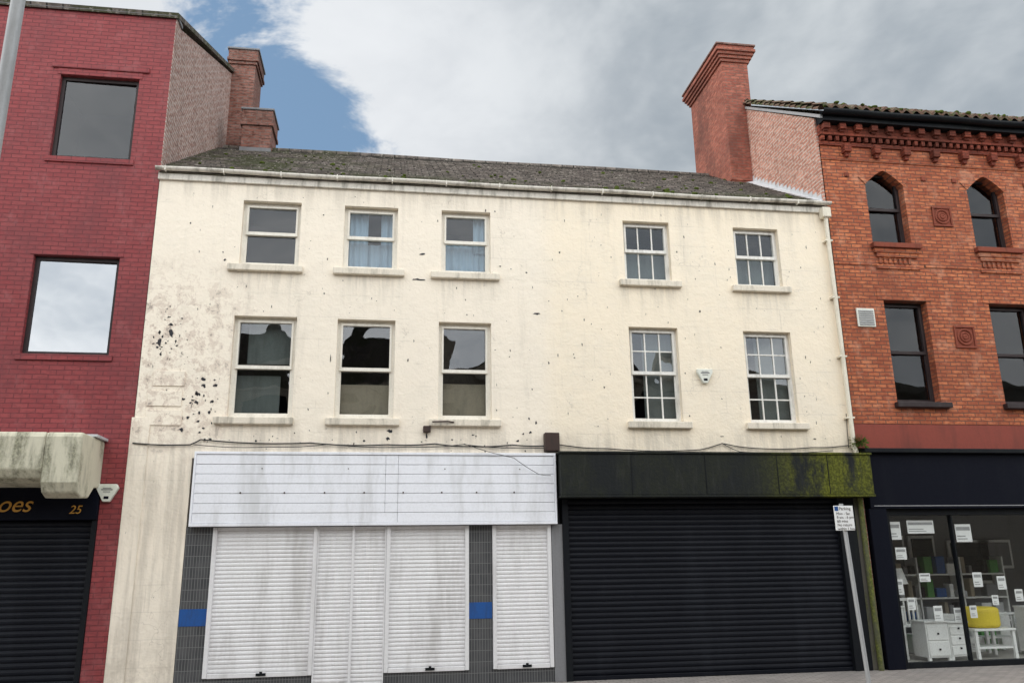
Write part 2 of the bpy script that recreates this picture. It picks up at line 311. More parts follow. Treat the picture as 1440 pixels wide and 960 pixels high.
L=[(-3.46,5.5,.10,.07),(-3.44,5.36,.12,.18),(-3.60,5.2,.07,.13),(-3.62,5.36,.05,.09),(-3.5,5.62,.06,.04),(-3.36,5.22,.03,.10),(-3.57,5.02,.04,.09),(-3.3,5.6,.05,.05),(.50,6.86,.15,.045),(.45,6.40,.24,.045),(2.46,5.86,.16,.045),(.62,3.75,.03,.1),(1.0,3.9,.04,.02),(.03,3.82,.10,.06),(.0,3.70,.07,.07),(-2.72,6.62,.06,.05),(2.3,4.05,.05,.04),(2.42,3.98,.04,.07),(-.95,5.0,.02,.14),(2.1,3.68,.07,.05),(1.85,6.7,.05,.03),(5.2,7.4,.03,.09),(7.55,7.3,.03,.09),(5.4,6.0,.04,.07),(3.2,6.2,.03,.03),(5.62,3.78,.08,.02),(7.3,3.75,.08,.03),(5.75,6.9,.02,.09),(5.05,7.1,.03,.05),(3.1,5.1,.03,.03),(2.9,7.0,.03,.05),(7.4,6.9,.03,.04),(7.3,5.2,.02,.08),(2.0,5.2,.03,.05),(2.3,6.6,.04,.03),(3.6,4.6,.03,.05),(-1.1,6.1,.04,.03),(.3,5.0,.03,.07)]
for i in range(40): L.append((random.gauss(-2.95,.18),random.gauss(4.22,.22),random.uniform(.01,.085),random.uniform(.02,.09)))
for i in range(40): L.append((random.gauss(-3.45,.16),random.gauss(5.2,.35),random.uniform(.01,.05),random.uniform(.01,.06)))
for i in range(40): L.append((random.uniform(-3.7,2.6),random.gauss(3.66,.12),random.uniform(.01,.06),random.uniform(.01,.045)))
for i in range(210): L.append((random.uniform(-3.7,7.8),random.uniform(3.6,7.9),random.uniform(.008,.028),random.uniform(.012,.065)))
L=[c for c in L if not any(w[0]-.05<c[0]<w[1]+.05 and w[2]-.14<c[1]<w[3]+.03 for w in W) and c[0]>XL+.05 and c[1]>3.5]
chip(L)
for i,(a,b,c,d) in enumerate([(-3.64,-3.17,4.50,4.74),(-3.70,-3.19,4.18,4.42),(-3.70,-3.17,3.88,4.12)]): box("quoin_patch",a,b,-.016,-.001,c,d,CREAM,C,.004)
box("eaves_board",XL-.02,XR+.02,-.05,-.001,7.99,8.13,WHITE,C,.006)
def gutter(name,x0,x1,yc,zc,r,mat,parent):
    v=[];f=[];n=8; seg=24
    for s in range(seg+1):
        x=x0+(x1-x0)*s/seg; dz=.008*math.sin(s*.9)
        for rr in (r,r-.012):
            for i in range(n+1):
                a=math.pi+math.pi*i/n; v.append((x,yc+math.cos(a)*rr,zc+dz+math.sin(a)*rr))
    k=2*(n+1)
    for s in range(seg):
        for off in (0,n+1):
            for i in range(n): a=s*k+off+i; f.append((a,a+1,a+1+k,a+k))
        for i in (0,n): a=s*k+i; f.append((a,a+n+1,a+n+1+k,a+k))
    return obj(name,v,f,mat,parent,True)
gutter("gutter",XL-.05,XR+.03,-.11,8.17,.055,WHITE,C)
boxes("gutter_brackets",[(x,x+.02,-.172,-.05,8.10,8.18) for x in [XL+.1+.93*i for i in range(13)]],WHITE,C)
def slates():
    v=[];f=[]; n=24; y0,z0,y1,z1=-.10,8.17,4.0,10.72; 
    for i in range(n):
        a=i/n; b=(i+1)/n+.01; m=44
        for j in range(m):
            xa=XL+.01+(XR-XL-.02)*(j)/m; xb=XL+.01+(XR-XL-.02)*(j+1)/m-.004; l=len(v); e=random.uniform(0,.010)
            ya,za,yb,zb=y0+(y1-y0)*a,z0+(z1-z0)*a+.022+e,y0+(y1-y0)*b,z0+(z1-z0)*b+.004
            v+=[(xa,ya,za),(xb,ya,za),(xb,yb,zb),(xa,yb,zb),(xa,ya,za-.018),(xb,ya,za-.018)]
            f+=[(l,l+1,l+2,l+3),(l,l+4,l+5,l+1)]
    obj("slate_courses",v,f,SLATE,C)
slates()
prism("roof_body",[(-.08,8.10),(4.0,10.69),(8.1,8.10)],XL+.005,XR-.04,SLATE,C,'x')
tube("ridge_tiles",[(XL+.1,4.0,10.715),(-1,4.0,10.73),(2,4.0,10.70),(5,4,10.72),(7.5,4.0,10.705)],.07,SLATE,C,4)
box("rear_wall",XL,XR-.04,7.8,8.0,0,8.1,CREAM,C)
D=[(7.955,-.11,8.05),(7.955,-.09,7.75),(7.965,-.09,3.62),(7.99,-.10,3.5)]
tube("downpipe",D,.040,PIPEP,C,4); box("rain_hopper",7.87,8.04,-.17,-.02,7.86,8.06,PIPEP,C,.02)
boxes("pipe_brackets",[(7.89,8.03,-.12,-.001,z,z+.03) for z in (7.4,6.3,5.2,4.1)],PIPEP,C)
def cable(pts,r=.008,y=-.03):
    P=[]
    for i in range(len(pts)-1):
        (a,b),(c,d)=pts[i],pts[i+1]
        for k in range(6):
            t=k/6; P.append((a+(c-a)*t,y-.005*math.sin(t*9),b+(d-b)*t-.10*abs(c-a)*t*(1-t)*.8))
    P.append((pts[-1][0],y,pts[-1][1])); tube("cable",P,r,RUBBER,C,1)
cable([(-3.84,3.60),(-3.0,3.58),(-2.85,3.66),(-1.2,3.62),(0,3.60),(.75,3.62),(1.3,3.58),(2.0,3.61),(2.6,3.60)],.011)
cable([(-2.95,3.58),(-1.8,3.55),(-.9,3.60),(.3,3.56),(1.2,3.61),(2.58,3.56)],.007,-.045)
cable([(1.2,3.6),(2.0,3.38),(2.4,3.12),(2.6,3.10)],.005,-.2)
cable([(2.78,3.62),(3.6,3.56),(5.2,3.55),(5.6,3.66),(6.2,3.58),(7.2,3.60),(7.9,3.64)],.009)
cable([(5.6,3.66),(5.9,3.52),(7.6,3.55)],.006)
cable([(7.9,3.6),(7.93,4.2)],.006)
box("junction_box",2.53,2.77,-.16,-.001,3.50,3.80,BROWN,C,.012)
box("bracket_box",.56,.68,-.10,-.001,3.80,3.90,BROWN,C,.01); tube("sill_bracket",[(.7,-.12,3.96),(.95,-.12,3.97),(1.05,-.09,3.96)],.012,BROWN,C)
# ---------- left shopfront
box("shop_backing",-2.96,8.02,.16,.3,0,3.38,INT,C)
planks=[]; z0=2.39; n=7; 
for i in range(n):
    h=(3.42-z0)/n
    for a,b in ((-2.865,-.02),(-.016,.175),(.179,2.665)) if i>0 else ((-2.865,.175),(.179,2.665)):
        planks.append((a,b,-.13+random.uniform(-.003,.003),-.08,z0+h*i+.003,z0+h*(i+1)-.003))
boxes("sign_cladding",planks,CLAD,C,.004)
box("sign_backing",-2.87,2.67,-.079,-.001,2.385,3.43,CLADB,C)
boxes("sign_trim",[(-2.90,2.70,-.145,-.001,3.424,3.465),(-2.90,2.70,-.145,-.001,2.345,2.390),(-2.90,-2.867,-.144,-.002,2.391,3.423),(2.667,2.70,-.144,-.002,2.391,3.423)],CLAD,C,.003)
boxes("sign_screws",[(x,x+.022,-.14,-.131,2.83,2.852) for x in (-2.2,-1.55,-.95,-.35,.25,.85,1.4,2.0)]+[(x,x+.015,-.14,-.131,3.2,3.215) for x in (-1.9,-.6,.9,2.1)],BROWN,C)
boxes("tile_piers",[(-2.955,-2.565,.0,.159,0,2.344),(1.30,1.665,.0,.159,0,2.344),(-2.565,-1.03,.001,.159,0,.20),(.035,1.30,.001,.159,0,.20),(1.665,2.62,.001,.159,0,.20)],TILE,C)
box("grey_pier",2.62,2.80,-.03,.159,0,2.344,GREYS,C,.005)
boxes("blue_tiles",[(-2.953,-2.567,-.006,.004,.93,1.17),(1.303,1.662,-.006,.004,.94,1.18)],BLUE,C)
def shutter(name,x0,x1,z0,z1,pitch,dep,y,mat,parent):
    v=[];f=[];n=int((z1-z0)/pitch); prof=[]
    for i in range(n):
        zb=z0+(z1-z0)*i/n; p=(z1-z0)/n
        for t,d in ((0,0),(.08,-.5),(.3,-.95),(.55,-1),(.8,-.7),(.93,-.2)): prof.append((y+d*dep,zb+t*p))
    prof.append((y,z1)); seg=8
    for s in range(seg+1):
        x=x0+(x1-x0)*s/seg
        for a,b in prof: v.append((x,a+.005*math.sin(b*3+s*1.7)+.003*math.sin(b*7.3+s*2.9),b))
    k=len(prof)
    for s in range(seg):
        for i in range(k-1): a=s*k+i; f.append((a,a+1,a+1+k,a+k))
    return obj(name,v,f,mat,parent)
for i,(a,b,c) in enumerate(((-2.53,-1.05,.27),(.055,1.27,.27),(1.70,2.58,.27))):
    shutter("white_roller_shutter",a+.03,b-.03,c,2.30,.058,.012,.02,SHUTW,C)
    boxes("shutter_guides",[(a-.03,a+.03,-.04,.15,.21,2.335),(b-.03,b+.03,-.04,.15,.21,2.335),(a+.031,b-.031,-.035,.10,2.29,2.335)],SHUTW,C,.004)
    box("shutter_bottom_bar",a+.032,b-.032,-.03,.06,.205,.268,SHUTW,C,.006)
    m=(a+b)/2+.05; boxes("shutter_lock",[(m-.07,m+.07,-.043,-.031,.225,.262),(m-.02,m+.02,-.05,-.044,.232,.285)],BLACK,C)
shutter("white_roller_shutter",-1.0,-.50,.03,2.30,.058,.012,.03,SHUTW,C); shutter("white_roller_shutter",-.46,0,.03,2.30,.058,.012,.03,SHUTW,C)
boxes("door_shutter_guides",[(-.50,-.46,-.03,.15,.0,2.34),(-1.018,-1.0,-.03,.15,0,2.34),(0.0,.022,-.03,.15,0,2.34)],SHUTW,C,.004)
boxes("door_shutter_head",[(-1.0,-.501,-.025,.10,2.29,2.335),(-.459,0,-.025,.10,2.29,2.335)],SHUTW,C,.004)
boxes("door_shutter_lock",[(-.6,-.36,-.05,-.031,.05,.08)],BLACK,C)
# ---------- right shopfront
box("black_fascia",2.74,8.10,-.32,-.001,2.78,3.44,FASCB,C,.01)
boxes("fascia_trim",[(2.72,8.12,-.345,-.001,3.441,3.475),(2.73,8.11,-.335,-.002,2.745,2.779)],FASCB,C,.004)
boxes("fascia_rib",[(x,x+.012,-.326,-.319,2.79,3.43) for x in (3.9,5.15,6.4,7.3)],BLACK,C)
shutter("black_roller_shutter",2.90,7.55,.06,2.745,.083,.018,.04,SHUTB,C)
box("shutter_bottom_bar",2.90,7.55,-.0,.07,0.0,.06,SHUTB,C,.006)
boxes("shutter_guides",[(2.80,2.90,-.06,.15,0,2.744),(7.55,7.66,-.06,.15,0,2.744)],BLACK,C,.005)
box("black_pilaster",7.66,7.86,-.05,.15,0,2.744,BLACK,C,.01)
box("render_pier",7.86,8.02,-.02,.15,0,2.744,mossy("mossy_render",(.13,.12,.105),(.12,.14,.03),.6),C)
tube("moss_stained_pipe",[(7.96,-.08,2.74),(7.96,-.08,1.9),(7.98,-.08,.0)],.045,MOSSPIPE,C,4)
# ---------- chimneys
def chimney(name,x0,x1,y0,y1,z0,z1,mat,parent,cap=LEAD,pots=0,corb=3,st=.045):
    B=[(x0,x1,y0,y1,z0,z1-.42)]; z=z1-.42
    for i in range(corb): e=st*(i+1); B.append((x0-e,x1+e,y0-e,y1+e,z,z+.075)); z+=.0755
    e=st*corb-st*.6; B.append((x0-e,x1+e,y0-e,y1+e,z,z1-.05))
    boxes(name,B,mat,parent,.004); box(name+"_cap",x0-e-.03,x1+e+.03,y0-e-.03,y1+e+.03,z1-.049,z1,cap,parent,.01)
    for i in range(pots):
        cy=y0+(y1-y0)*(i+.3); bpy.ops.mesh.primitive_cylinder_add(vertices=16,radius=.12,depth=.42,location=((x0+x1)/2,cy,z1+.21)); o=bpy.context.object; o.name="chimney_pot"; o.data.materials.append(TERRA); o.parent=parent; bevel(o,.02)
chimney("short_chimney",-3.32,-2.70,3.6,4.4,10.0,11.52,CHIMR,C,GREYS,0,1,.04)
boxes("chimney_flashing",[(-3.34,-2.68,3.575,3.598,10.36,10.56)],GREYS,C)
# ================================================================= LEFT RED BUILDING
R=empty("red_brick_building"); RX0=-9.5; RX1=-3.87
RW=[(-5.63,-4.34,4.97,6.59),(-5.62,-4.36,8.32,9.84),(-8.4,-7.1,4.97,6.59),(-8.4,-7.1,8.32,9.84)]
wall("front_wall",RX0,RX1,2.95,11.1,RW,.0,.3,RED,R)
box("brick_pier",-4.22,RX1-.03,-.0,.3,0,2.95,RED,R)
for i,w in enumerate(RW): window(R,*w,'single',DARKFR,GLASSC if i%2==0 else GLASSD,y=.08,fw=.06)
boxes("brick_sills",[(w[0]-.06,w[1]+.06,-.03,.08,w[2]-.10,w[2]-.003) for w in RW],RED,R,.006)
boxes("window_lintels",[(w[0]-.15,w[1]+.15,-.035,-.001,w[3]+.12,w[3]+.22) for w in (RW[1],RW[3])],RED,R,.006)
boxes("window_heads",[(w[0]-.05,w[1]+.05,-.012,-.001,w[3]+.004,w[3]+.115) for w in RW],RED,R,.004)
prism("gable_wall",[(.301,0),(.301,11.1),(4.9,13.12),(9.4,11.1),(9.4,0)],RX1-.35,RX1,SIDEB,R,'x')
prism("gable_return",[(-.0,8.2),(-.0,11.1),(.3,11.1),(.3,8.2)],RX1+.001,RX1+.012,SIDEB,R,'x')
v=[(RX0,-.08,11.16),(RX1+.05,-.08,11.16),(RX1+.05,4.9,13.25),(RX0,4.9,13.25),(RX0,9.6,11.1),(RX1+.05,9.6,11.1)]
o=obj("roof",v,[(0,1,2,3),(3,2,5,4)],SLATE,R); sm=o.modifiers.new("s","SOLIDIFY"); sm.thickness=.09
box("parapet_coping",RX0,RX1+.04,-.06,.32,11.101,11.17,GREYS,R,.01)
box("rear_wall",RX0,RX1-.36,9.1,9.4,0,11.1,RED,R); box("side_wall",RX0,RX0+.3,.31,9.1,0,11.0,RED,R)
chimney("tall_chimney",-3.92,-3.34,4.7,5.6,8,13.72,CHIMR,R,GREYS,0,2,.035)
box("shop_fascia",-9.4,-4.225,-.05,.1,2.46,2.949,NAVY,R,.01)
shutter("black_roller_shutter",-9.3,-4.30,.06,2.459,.083,.018,.08,SHUTB,R)
box("shutter_guide",-4.30,-4.225,-.02,.15,0,2.459,BLACK,R,.005); box("shop_backing",-9.4,-4.22,.2,.3,0,2.95,INT,R)
text("shop_lettering","Shoes",.33,(-5.93,-.06,2.58),GOLD,R,.35); text("shop_number","25",.17,(-4.62,-.06,2.55),GOLD,R,.25)
K=empty("shop_canopy")
prof=[(-.001,3.62),(-.95,3.62),(-.98,3.55),(-.98,3.10),(-.90,2.98),(-.75,2.93),(-.001,2.93)]
o=prism("canopy_body",prof,-9.3,-4.72,CANOPY,K,'x'); bevel(o,.02)
prof=[(-.001,3.62),(-.95,3.62),(-.98,3.55),(-.98,2.92),(-.90,2.78),(-.75,2.72),(-.45,2.74),(-.25,2.9),(-.001,2.93)]
o=prism("canopy_end",prof,-4.72,-4.24,CANOPY,K,'x'); bevel(o,.03,3)
box("canopy_flashing",-9.3,-4.20,-.5,-.001,3.621,3.66,LEAD,K,.005)
def alarm(x,z,y,pts):
    a=empty("burglar_alarm"); o=prism("alarm_case",[(x+p,z+q) for p,q in pts],y-.07,y,PLAST,a); bevel(o,.012,3)
    boxes("alarm_label",[(x-.08,x+.08,y-.074,y-.0705,z+.03,z+.045),(x-.06,x+.06,y-.074,y-.0705,z+.055,z+.065),(x-.05,x+.05,y-.074,y-.0705,z+.0,z+.01)],GREYS,a)
    boxes("alarm_light",[(x-.035,x+.035,y-.075,y-.0705,z-.10,z-.06)],NAVY,a,.003)
alarm(-4.12,2.86,-.001,[(-.16,.06),(-.13,.12),(.13,.12),(.16,.06),(.05,-.14),(-.05,-.14)])
alarm(5.38,4.83,-.001,[(-.14,.11),(.14,.11),(.14,.05),(.04,-.14),(-.04,-.14),(-.14,.05)])
# ================================================================= RIGHT BUILDING
V=empty("orange_brick_building"); VX0=8.055; VX1=15.2
VW=[(8.91,9.70,7.44,8.97),(11.05,11.84,7.44,8.97),(13.2,13.97,7.44,8.97),(8.96,9.82,4.42,6.33),(11.10,11.98,4.42,6.33),(13.24,14.1,4.42,6.33)]
wall("front_wall",VX0,VX1,4.03,9.42,VW,0,.34,ORANGE,V)
box("red_painted_band",VX0,VX1,-.02,.3,3.60,4.02,REDBAND,V); 
for i,w in enumerate(VW):
    window(V,*w,'sash',DARKFR,GLASSO,y=.17,fw=.05,split=.5)
    x0,x1,z0,z1=w; cx=(x0+x1)/2
    if i<3:
        N=8; arc=[]
        for k in range(N+1):
            t=k/N; arc.append((x0+(cx-x0)*t, z1-.30*(1-t)**1.35-.02))
        prism("arch_spandrel",[(x0,z1)]+arc+[(cx,z1)],.001,.30,ORANGE,V)
        prism("arch_spandrel",[(x1,z1)]+[(2*cx-a,b) for a,b in arc]+[(cx,z1)],.001,.30,ORANGE,V)
        out=[(a-(.13)*(1-k/N),b+.15) for k,(a,b) in enumerate(arc)]
        ring=arc+[(2*cx-a,b) for a,b in arc[::-1][1:]]; ro=out+[(2*cx-a,b) for a,b in out[::-1][1:]]
        v=[];f=[];m=len(ring)
        for (a,b),(c,d) in zip(ring,ro): v+=[(a,-.018,b),(c,-.018,d),(a,.0,b),(c,.0,d)]
        for k in range(m-1): q=4*k; f+=[(q,q+1,q+5,q+4),(q+1,q+3,q+7,q+5),(q,q+4,q+6,q+2)]
        obj("arch_hood",v,f,ORANGE,V)
    else:
        box("flat_arch",x0-.12,x1+.12,-.010,-.001,z1+.003,z1+.23,ORANGE,V)
    box("stone_sill",x0-.06,x1+.14,-.11,.17,z0-.10,z0-.004,DARKFR if i>2 else TERRA,V,.01)
    if i<3: boxes("sill_apron",[(x0-.02,x1+.1,-.06,-.001,z0-.19,z0-.102),(x0+.02,x1+.06,-.04,-.001,z0-.27,z0-.192),(x0+.0,x1+.08,-.03,-.001,z0-.50,z0-.42)]+[(x0+.06+j*.1,x0+.11+j*.1,-.03,-.001,z0-.40,z0-.29) for j in range(7)],ORANGE,V,.004)
boxes("brick_bands",[(VX0+.01,8.90,-.014,-.001,7.0,7.07),(9.9,11.0,-.014,-.001,7.0,7.07),(12.05,13.1,-.014,-.001,7.0,7.07),(VX0+.01,VX1,-.02,-.001,9.12,9.19)],ORANGE,V,.003)
B=[(VX0,VX1,-.04,.3,9.421,9.50)]
x=VX0+.02
while x<VX1: B.append((x,x+.07,-.09,-.0,9.501,9.60)); x+=.15
B+=[(VX0,VX1,-.11,.3,9.601,9.66)]
x=VX0+.04
while x<VX1: B.append((x,x+.13,-.20,.0,9.70,9.82)); B.append((x+.02,x+.11,-.15,.0,9.661,9.699)); x+=.33
B+=[(VX0,VX1,-.09,.3,9.661,9.82)]
boxes("brick_cornice",B,ORBAND,V,.004)
x=VX0+.45; B=[]
while x<VX1: B.append((x,x+.14,-.14,-.0,9.26,9.42)); B.append((x+.03,x+.11,-.09,-.0,9.18,9.259)); x+=.62
boxes("cornice_brackets",B,ORBAND,V,.006)
gutter("gutter",VX0-.05,VX1,-.33,9.985,.085,BLACK,V); box("eaves_board",VX0,VX1,-.26,.3,9.821,10.0,BLACK,V)
def pant():
    v=[];f=[]; w=.21; n=int((VX1-VX0+.1)/w*8); rows=12; ya,za,yb,zb=-.40,10.04,4.2,12.95
    for r in range(rows):
        for s,lift in ((0,.03),(1.03,.0)):
            t=(r+s)/rows
            for i in range(n+1):
                x=VX0-.06+i*w/8; p=math.sin(i/8*6.283); v.append((x,ya+(yb-ya)*t,za+(zb-za)*t+lift+.036*p+random.uniform(-.006,.008)))
        b=r*2*(n+1)
        for i in range(n): f.append((b+i,b+i+1,b+n+2+i,b+n+1+i))
    obj("pantile_roof",v,f,CLAY,V,True)
    v=[];f=[]
    for i in range(n+1):
        x=VX0-.06+i*w/8; p=math.sin(i/8*6.283); z=za+.03+.036*p; v+=[(x,ya,z),(x,ya+.005,z-.05)]
    for i in range(n): f.append((2*i,2*i+2,2*i+3,2*i+1))
    obj("tile_edge",v,f,CLAY,V)
pant()
def clumps(name,pts,r,mat,parent):
    bm=bmesh.new()
    for p in pts:
        s=r*random.uniform(.4,1.3); m=Matrix.Translation(p)@Matrix.Diagonal((s*1.5,s,s*.8,1)); g=bmesh.ops.create_icosphere(bm,subdivisions=2,radius=1,matrix=m)
        for q in g['verts']: q.co+=noise.noise_vector(q.co*25)*s*.5
    me=bpy.data.meshes.new(name); bm.to_mesh(me); bm.free(); o=bpy.data.objects.new(name,me); COL.objects.link(o); me.materials.append(mat); o.parent=parent
MOSS=painted("moss",(.075,.10,.02),.95,.6,(.03,.04,.01),8,.5,.1)
clumps("roof_moss",[(random.uniform(VX0,VX1),-.40+random.uniform(-.01,.12),10.08+random.uniform(-.02,.05)) for i in range(90)],.032,MOSS,V)
P_=[]
for i in range(70):
    t=random.random()**1.6*.8; P_.append((random.uniform(XL+.2,XR-.4),-.08+4.1*t,8.215+2.55*t))
clumps("roof_moss",P_,.03,MOSS,C)
prism("roof_underside",[(.0,10.0),(4.2,12.85),(8.4,10.0)],VX0+.02,VX1,CLAY,V,'x')
prism("party_gable",[(-.0,0),(-.0,9.99),(4.2,12.78),(8.4,9.99),(8.4,0)],VX0-.035,VX0+.019,PARTY,V,'x')
prism("verge_mortar",[(-.25,9.86),(4.2,12.78),(4.2,12.84),(-.25,9.93)],VX0-.06,VX0+.02,CLADB,V,'x')
v=[];f=[]
n=22
for i in range(n):
    t=i/n; y=-.3+4.5*t; z=10.0+2.9*t
    l=len(v)
    for k in range(7):
        a=math.pi*k/6; v+=[(VX0-.02+.09*math.cos(a),y,z+.075*math.sin(a)+.02),(VX0-.02+.075*math.cos(a),y+.25,z+.06*math.sin(a)+.15)]
    for k in range(6): f.append((l+2*k,l+2*k+2,l+2*k+3,l+2*k+1))
obj("verge_tiles",v,f,CLAY,V)
B=[]
for i in range(18):
    y=.05+.155*i; z=8.25+(y)*.634; B.append((VX0-.047,VX0-.036,y,y+.15,z-.1,z+.15))
boxes("stepped_flashing",B,LEAD,V)
v=[(VX0-.037,0,8.27),(VX0-.037,2.8,10.04),(VX0-.20,2.8,10.0),(VX0-.20,0,8.235)]; obj("lead_soaker",v,[(0,1,2,3)],LEAD,V)
chimney("tall_chimney",7.52,8.16,2.75,4.75,9,13.45,CHB,V,CHIMR,1,4,.04)
boxes("chimney_cornerstones",[(7.50,8.18,2.73,4.77,10.0,10.12)],CHB,V)
def plaque(cx,cz,s):
    B=[(cx-s,cx+s,-.03,-.001,cz-s,cz-s+.035),(cx-s,cx+s,-.03,-.001,cz+s-.035,cz+s),(cx-s,cx-s+.035,-.03,-.001,cz-s+.036,cz+s-.036),(cx+s-.035,cx+s,-.03,-.001,cz-s+.036,cz+s-.036),(cx-s+.036,cx+s-.036,-.008,-.001,cz-s+.036,cz+s-.036)]
    boxes("terracotta_plaque",B,TERRA,V,.005)
    for r,m in ((s*.68,.022),(s*.38,.022),(s*.14,.03)):
        bpy.ops.mesh.primitive_torus_add(major_radius=r,minor_radius=m,major_segments=28,minor_segments=8,location=(cx,-.012,cz),rotation=(math.pi/2,0,0)); o=bpy.context.object; o.name="rosette_ring"; o.data.materials.append(TERRA); o.parent=V
plaque(10.42,8.05,.2); plaque(10.49,5.66,.21)
boxes("wall_ornaments",[(x,x+.09,-.03,-.001,8.78,8.87) for x in (8.5,10.1,10.75,12.3,12.9)],TERRA,V,.01)
boxes("wall_vent",[(8.38,8.73,-.03,-.001,5.80,6.15)],PLAST,V,.006); boxes("vent_louvres",[(8.41,8.70,-.042,-.031,5.83+j*.042,5.855+j*.042) for j in range(7)],CLADB,V)
box("shop_fascia",8.13,VX1,-.10,.3,2.56,3.50,NAVY,V,.01); box("fascia_cornice",8.10,VX1,-.20,.3,3.501,3.575,BLACK,V,.01)
boxes("shop_fascia_line",[(8.2,VX1,-.104,-.1005,2.60,2.612)],CLADB,V)
box("shop_pilaster",8.10,8.42,-.09,.3,0,2.559,NAVY,V,.01)
boxes("shop_window_frame",[(8.42,8.50,-.02,.12,0,2.559),(8.501,VX1,.0,.12,2.45,2.559),(8.501,VX1,-.0,.12,0,.09),(9.66,9.69,.0,.1,.091,2.449),(11.9,11.96,.0,.1,.091,2.449)],BLACK,V,.004)
obj("shop_glass",[(8.5,.05,.09),(VX1,.05,.09),(VX1,.05,2.45),(8.5,.05,2.45)],[(0,1,2,3)],GLASSS,V,recalc=False)
obj("shop_room",[(8.42,.12,.05),(VX1,.12,.05),(VX1,3.4,.05),(8.42,3.4,.05),(8.42,.12,2.7),(VX1,.12,2.7),(VX1,3.4,2.7),(8.42,3.4,2.7)],[(2,3,7,6),(0,3,7,4),(1,2,6,5),(4,5,6,7)],INTL,V)
obj("shop_floor",[(8.42,.12,.055),(VX1,.12,.055),(VX1,3.4,.055),(8.42,3.4,.055)],[(0,1,2,3)],painted("shop_floor_board",(.40,.38,.35),.5,.3),V)
box("rear_wall",VX0,VX1,8.2,8.4,0,10,PARTY,V); box("side_wall",VX1-.3,VX1,.35,8.2,3.6,10,PARTY,V)
FW=painted("white_furniture",(.80,.80,.79),.4,.05,bumpst=0)
def drawers(x,y,z,w,h,d,n=2):
    o=empty("chest_of_drawers"); box("carcass",x,x+w,y,y+d,z+.06,z+h,FW,o,.006); box("top",x-.02,x+w+.02,y-.02,y+d,z+h+.001,z+h+.03,FW,o,.005)
    for i in range(n):
        a=z+.09+(h-.12)*i/n; box("drawer_front",x+.02,x+w-.02,y-.015,y-.001,a,a+(h-.12)/n-.02,FW,o,.005); box("knob",x+w/2-.015,x+w/2+.015,y-.035,y-.016,a+.09,a+.12,BLACK,o,.004)
    boxes("feet",[(x,x+.05,y,y+.05,z,z+.059),(x+w-.05,x+w,y,y+.05,z,z+.059)],FW,o)
drawers(9.10,.30,.056,.42,.62,.4); drawers(9.58,.38,.056,.36,.60,.4,3); drawers(8.60,.7,.056,.40,.85,.4,3); drawers(11.3,.5,.056,.7,.8,.4,3)
def bench(x0,x1,y0,y1,h,nm="white_side_table"):
    T=empty(nm); box("table_top",x0,x1,y0,y1,h-.04,h,FW,T,.008); boxes("legs",[(a,a+.05,b,b+.05,.056,h-.041) for a in (x0+.02,x1-.07) for b in (y0+.02,y1-.07)],FW,T); box("shelf",x0+.07,x1-.07,y0+.05,y1-.05,h*.4,h*.4+.03,FW,T)
bench(10.05,10.85,.35,.95,.55); bench(10.9,11.6,1.2,1.7,.75)
bpy.ops.mesh.primitive_cylinder_add(vertices=40,radius=.30,depth=.34,location=(10.42,.65,.725)); o=bpy.context.object; o.name="yellow_pouffe"; o.data.materials.append(YELLOW); bevel(o,.06,4)
BN=empty("white_cot"); boxes("rails",[(8.75,9.55,1.1,1.14,1.0,1.05),(8.75,9.55,1.1,1.14,.55,.6),(8.75,8.79,1.1,1.14,.056,.549),(9.51,9.55,1.1,1.14,.056,.549)]+[(8.76+i*.085,8.79+i*.085,1.105,1.135,.601,.999) for i in range(10)],FW,BN)
def card(x,z,w,h,y=.12,m=PAPER):
    o=empty("price_card"); box("card_sheet",x,x+w,y,y+.006,z,z+h,m,o); boxes("card_print",[(x+.02,x+w-.02,y-.003,y-.001,z+h*.65,z+h*.85),(x+.02,x+w*.6,y-.003,y-.001,z+h*.3,z+h*.36),(x+.02,x+w*.7,y-.003,y-.001,z+h*.15,z+h*.2)],CLADB,o)
for c in [(9.18,.72,.16,.24),(9.55,.70,.15,.22),(8.72,.9,.14,.2),(10.0,1.25,.17,.24),(10.45,1.2,.16,.22),(8.55,2.05,.22,.3),(8.62,1.72,.2,.2),(8.9,2.15,.5,.22),(9.85,.75,.13,.2),(10.75,1.0,.15,.2),(8.56,1.15,.12,.25),(9.0,1.35,.2,.14),(9.8,2.0,.3,.3),(10.3,.95,.12,.16)]: card(*c)
for i,(x,z,w,h,m) in enumerate([(9.2,1.3,.6,.8,BLACK),(10.0,1.2,.9,1.0,GREYS),(11.0,1.5,.6,.7,BLACK),(8.6,1.5,.5,.7,LEAD),(11.9,1.2,1,.9,BLACK),(12.6,1.5,.8,.6,GREYS)]):
    o=empty("framed_picture"); box("frame",x,x+w,3.30,3.36,z,z+h,FW,o,.01); box("print",x+.06,x+w-.06,3.285,3.299,z+.06,z+h-.06,m,o)
GREENF=painted("green_cushion",(.10,.30,.08),.8,.2,bumpst=0)
SH=empty("display_shelf"); boxes("shelves",[(8.7,12.4,2.4,2.75,h,h+.03) for h in (.5,.95,1.4)],FW,SH); boxes("uprights",[(x,x+.03,2.4,2.75,.056,1.75) for x in (8.67,9.6,10.5,11.45,12.4)],FW,SH)
G=[]
for h in (.531,.981,1.431):
    x=8.75
    while x<12.2:
        w=random.uniform(.06,.24); 
        if int(x*10)%9!=0: G.append((x,w,h,random.uniform(.1,.36)))
        x+=w+random.uniform(.01,.10)
for m,k in ((FW,0),(GREYS,1),(BLUE,2),(BEIGE,3),(GREENF,4),(LEAD,5),(BLACK,6)):
    boxes("shelf_goods",[(x,x+w,2.45,2.65,h,h+hh) for j,(x,w,h,hh) in enumerate(G) if j*5%7==k],m,SH,.008)
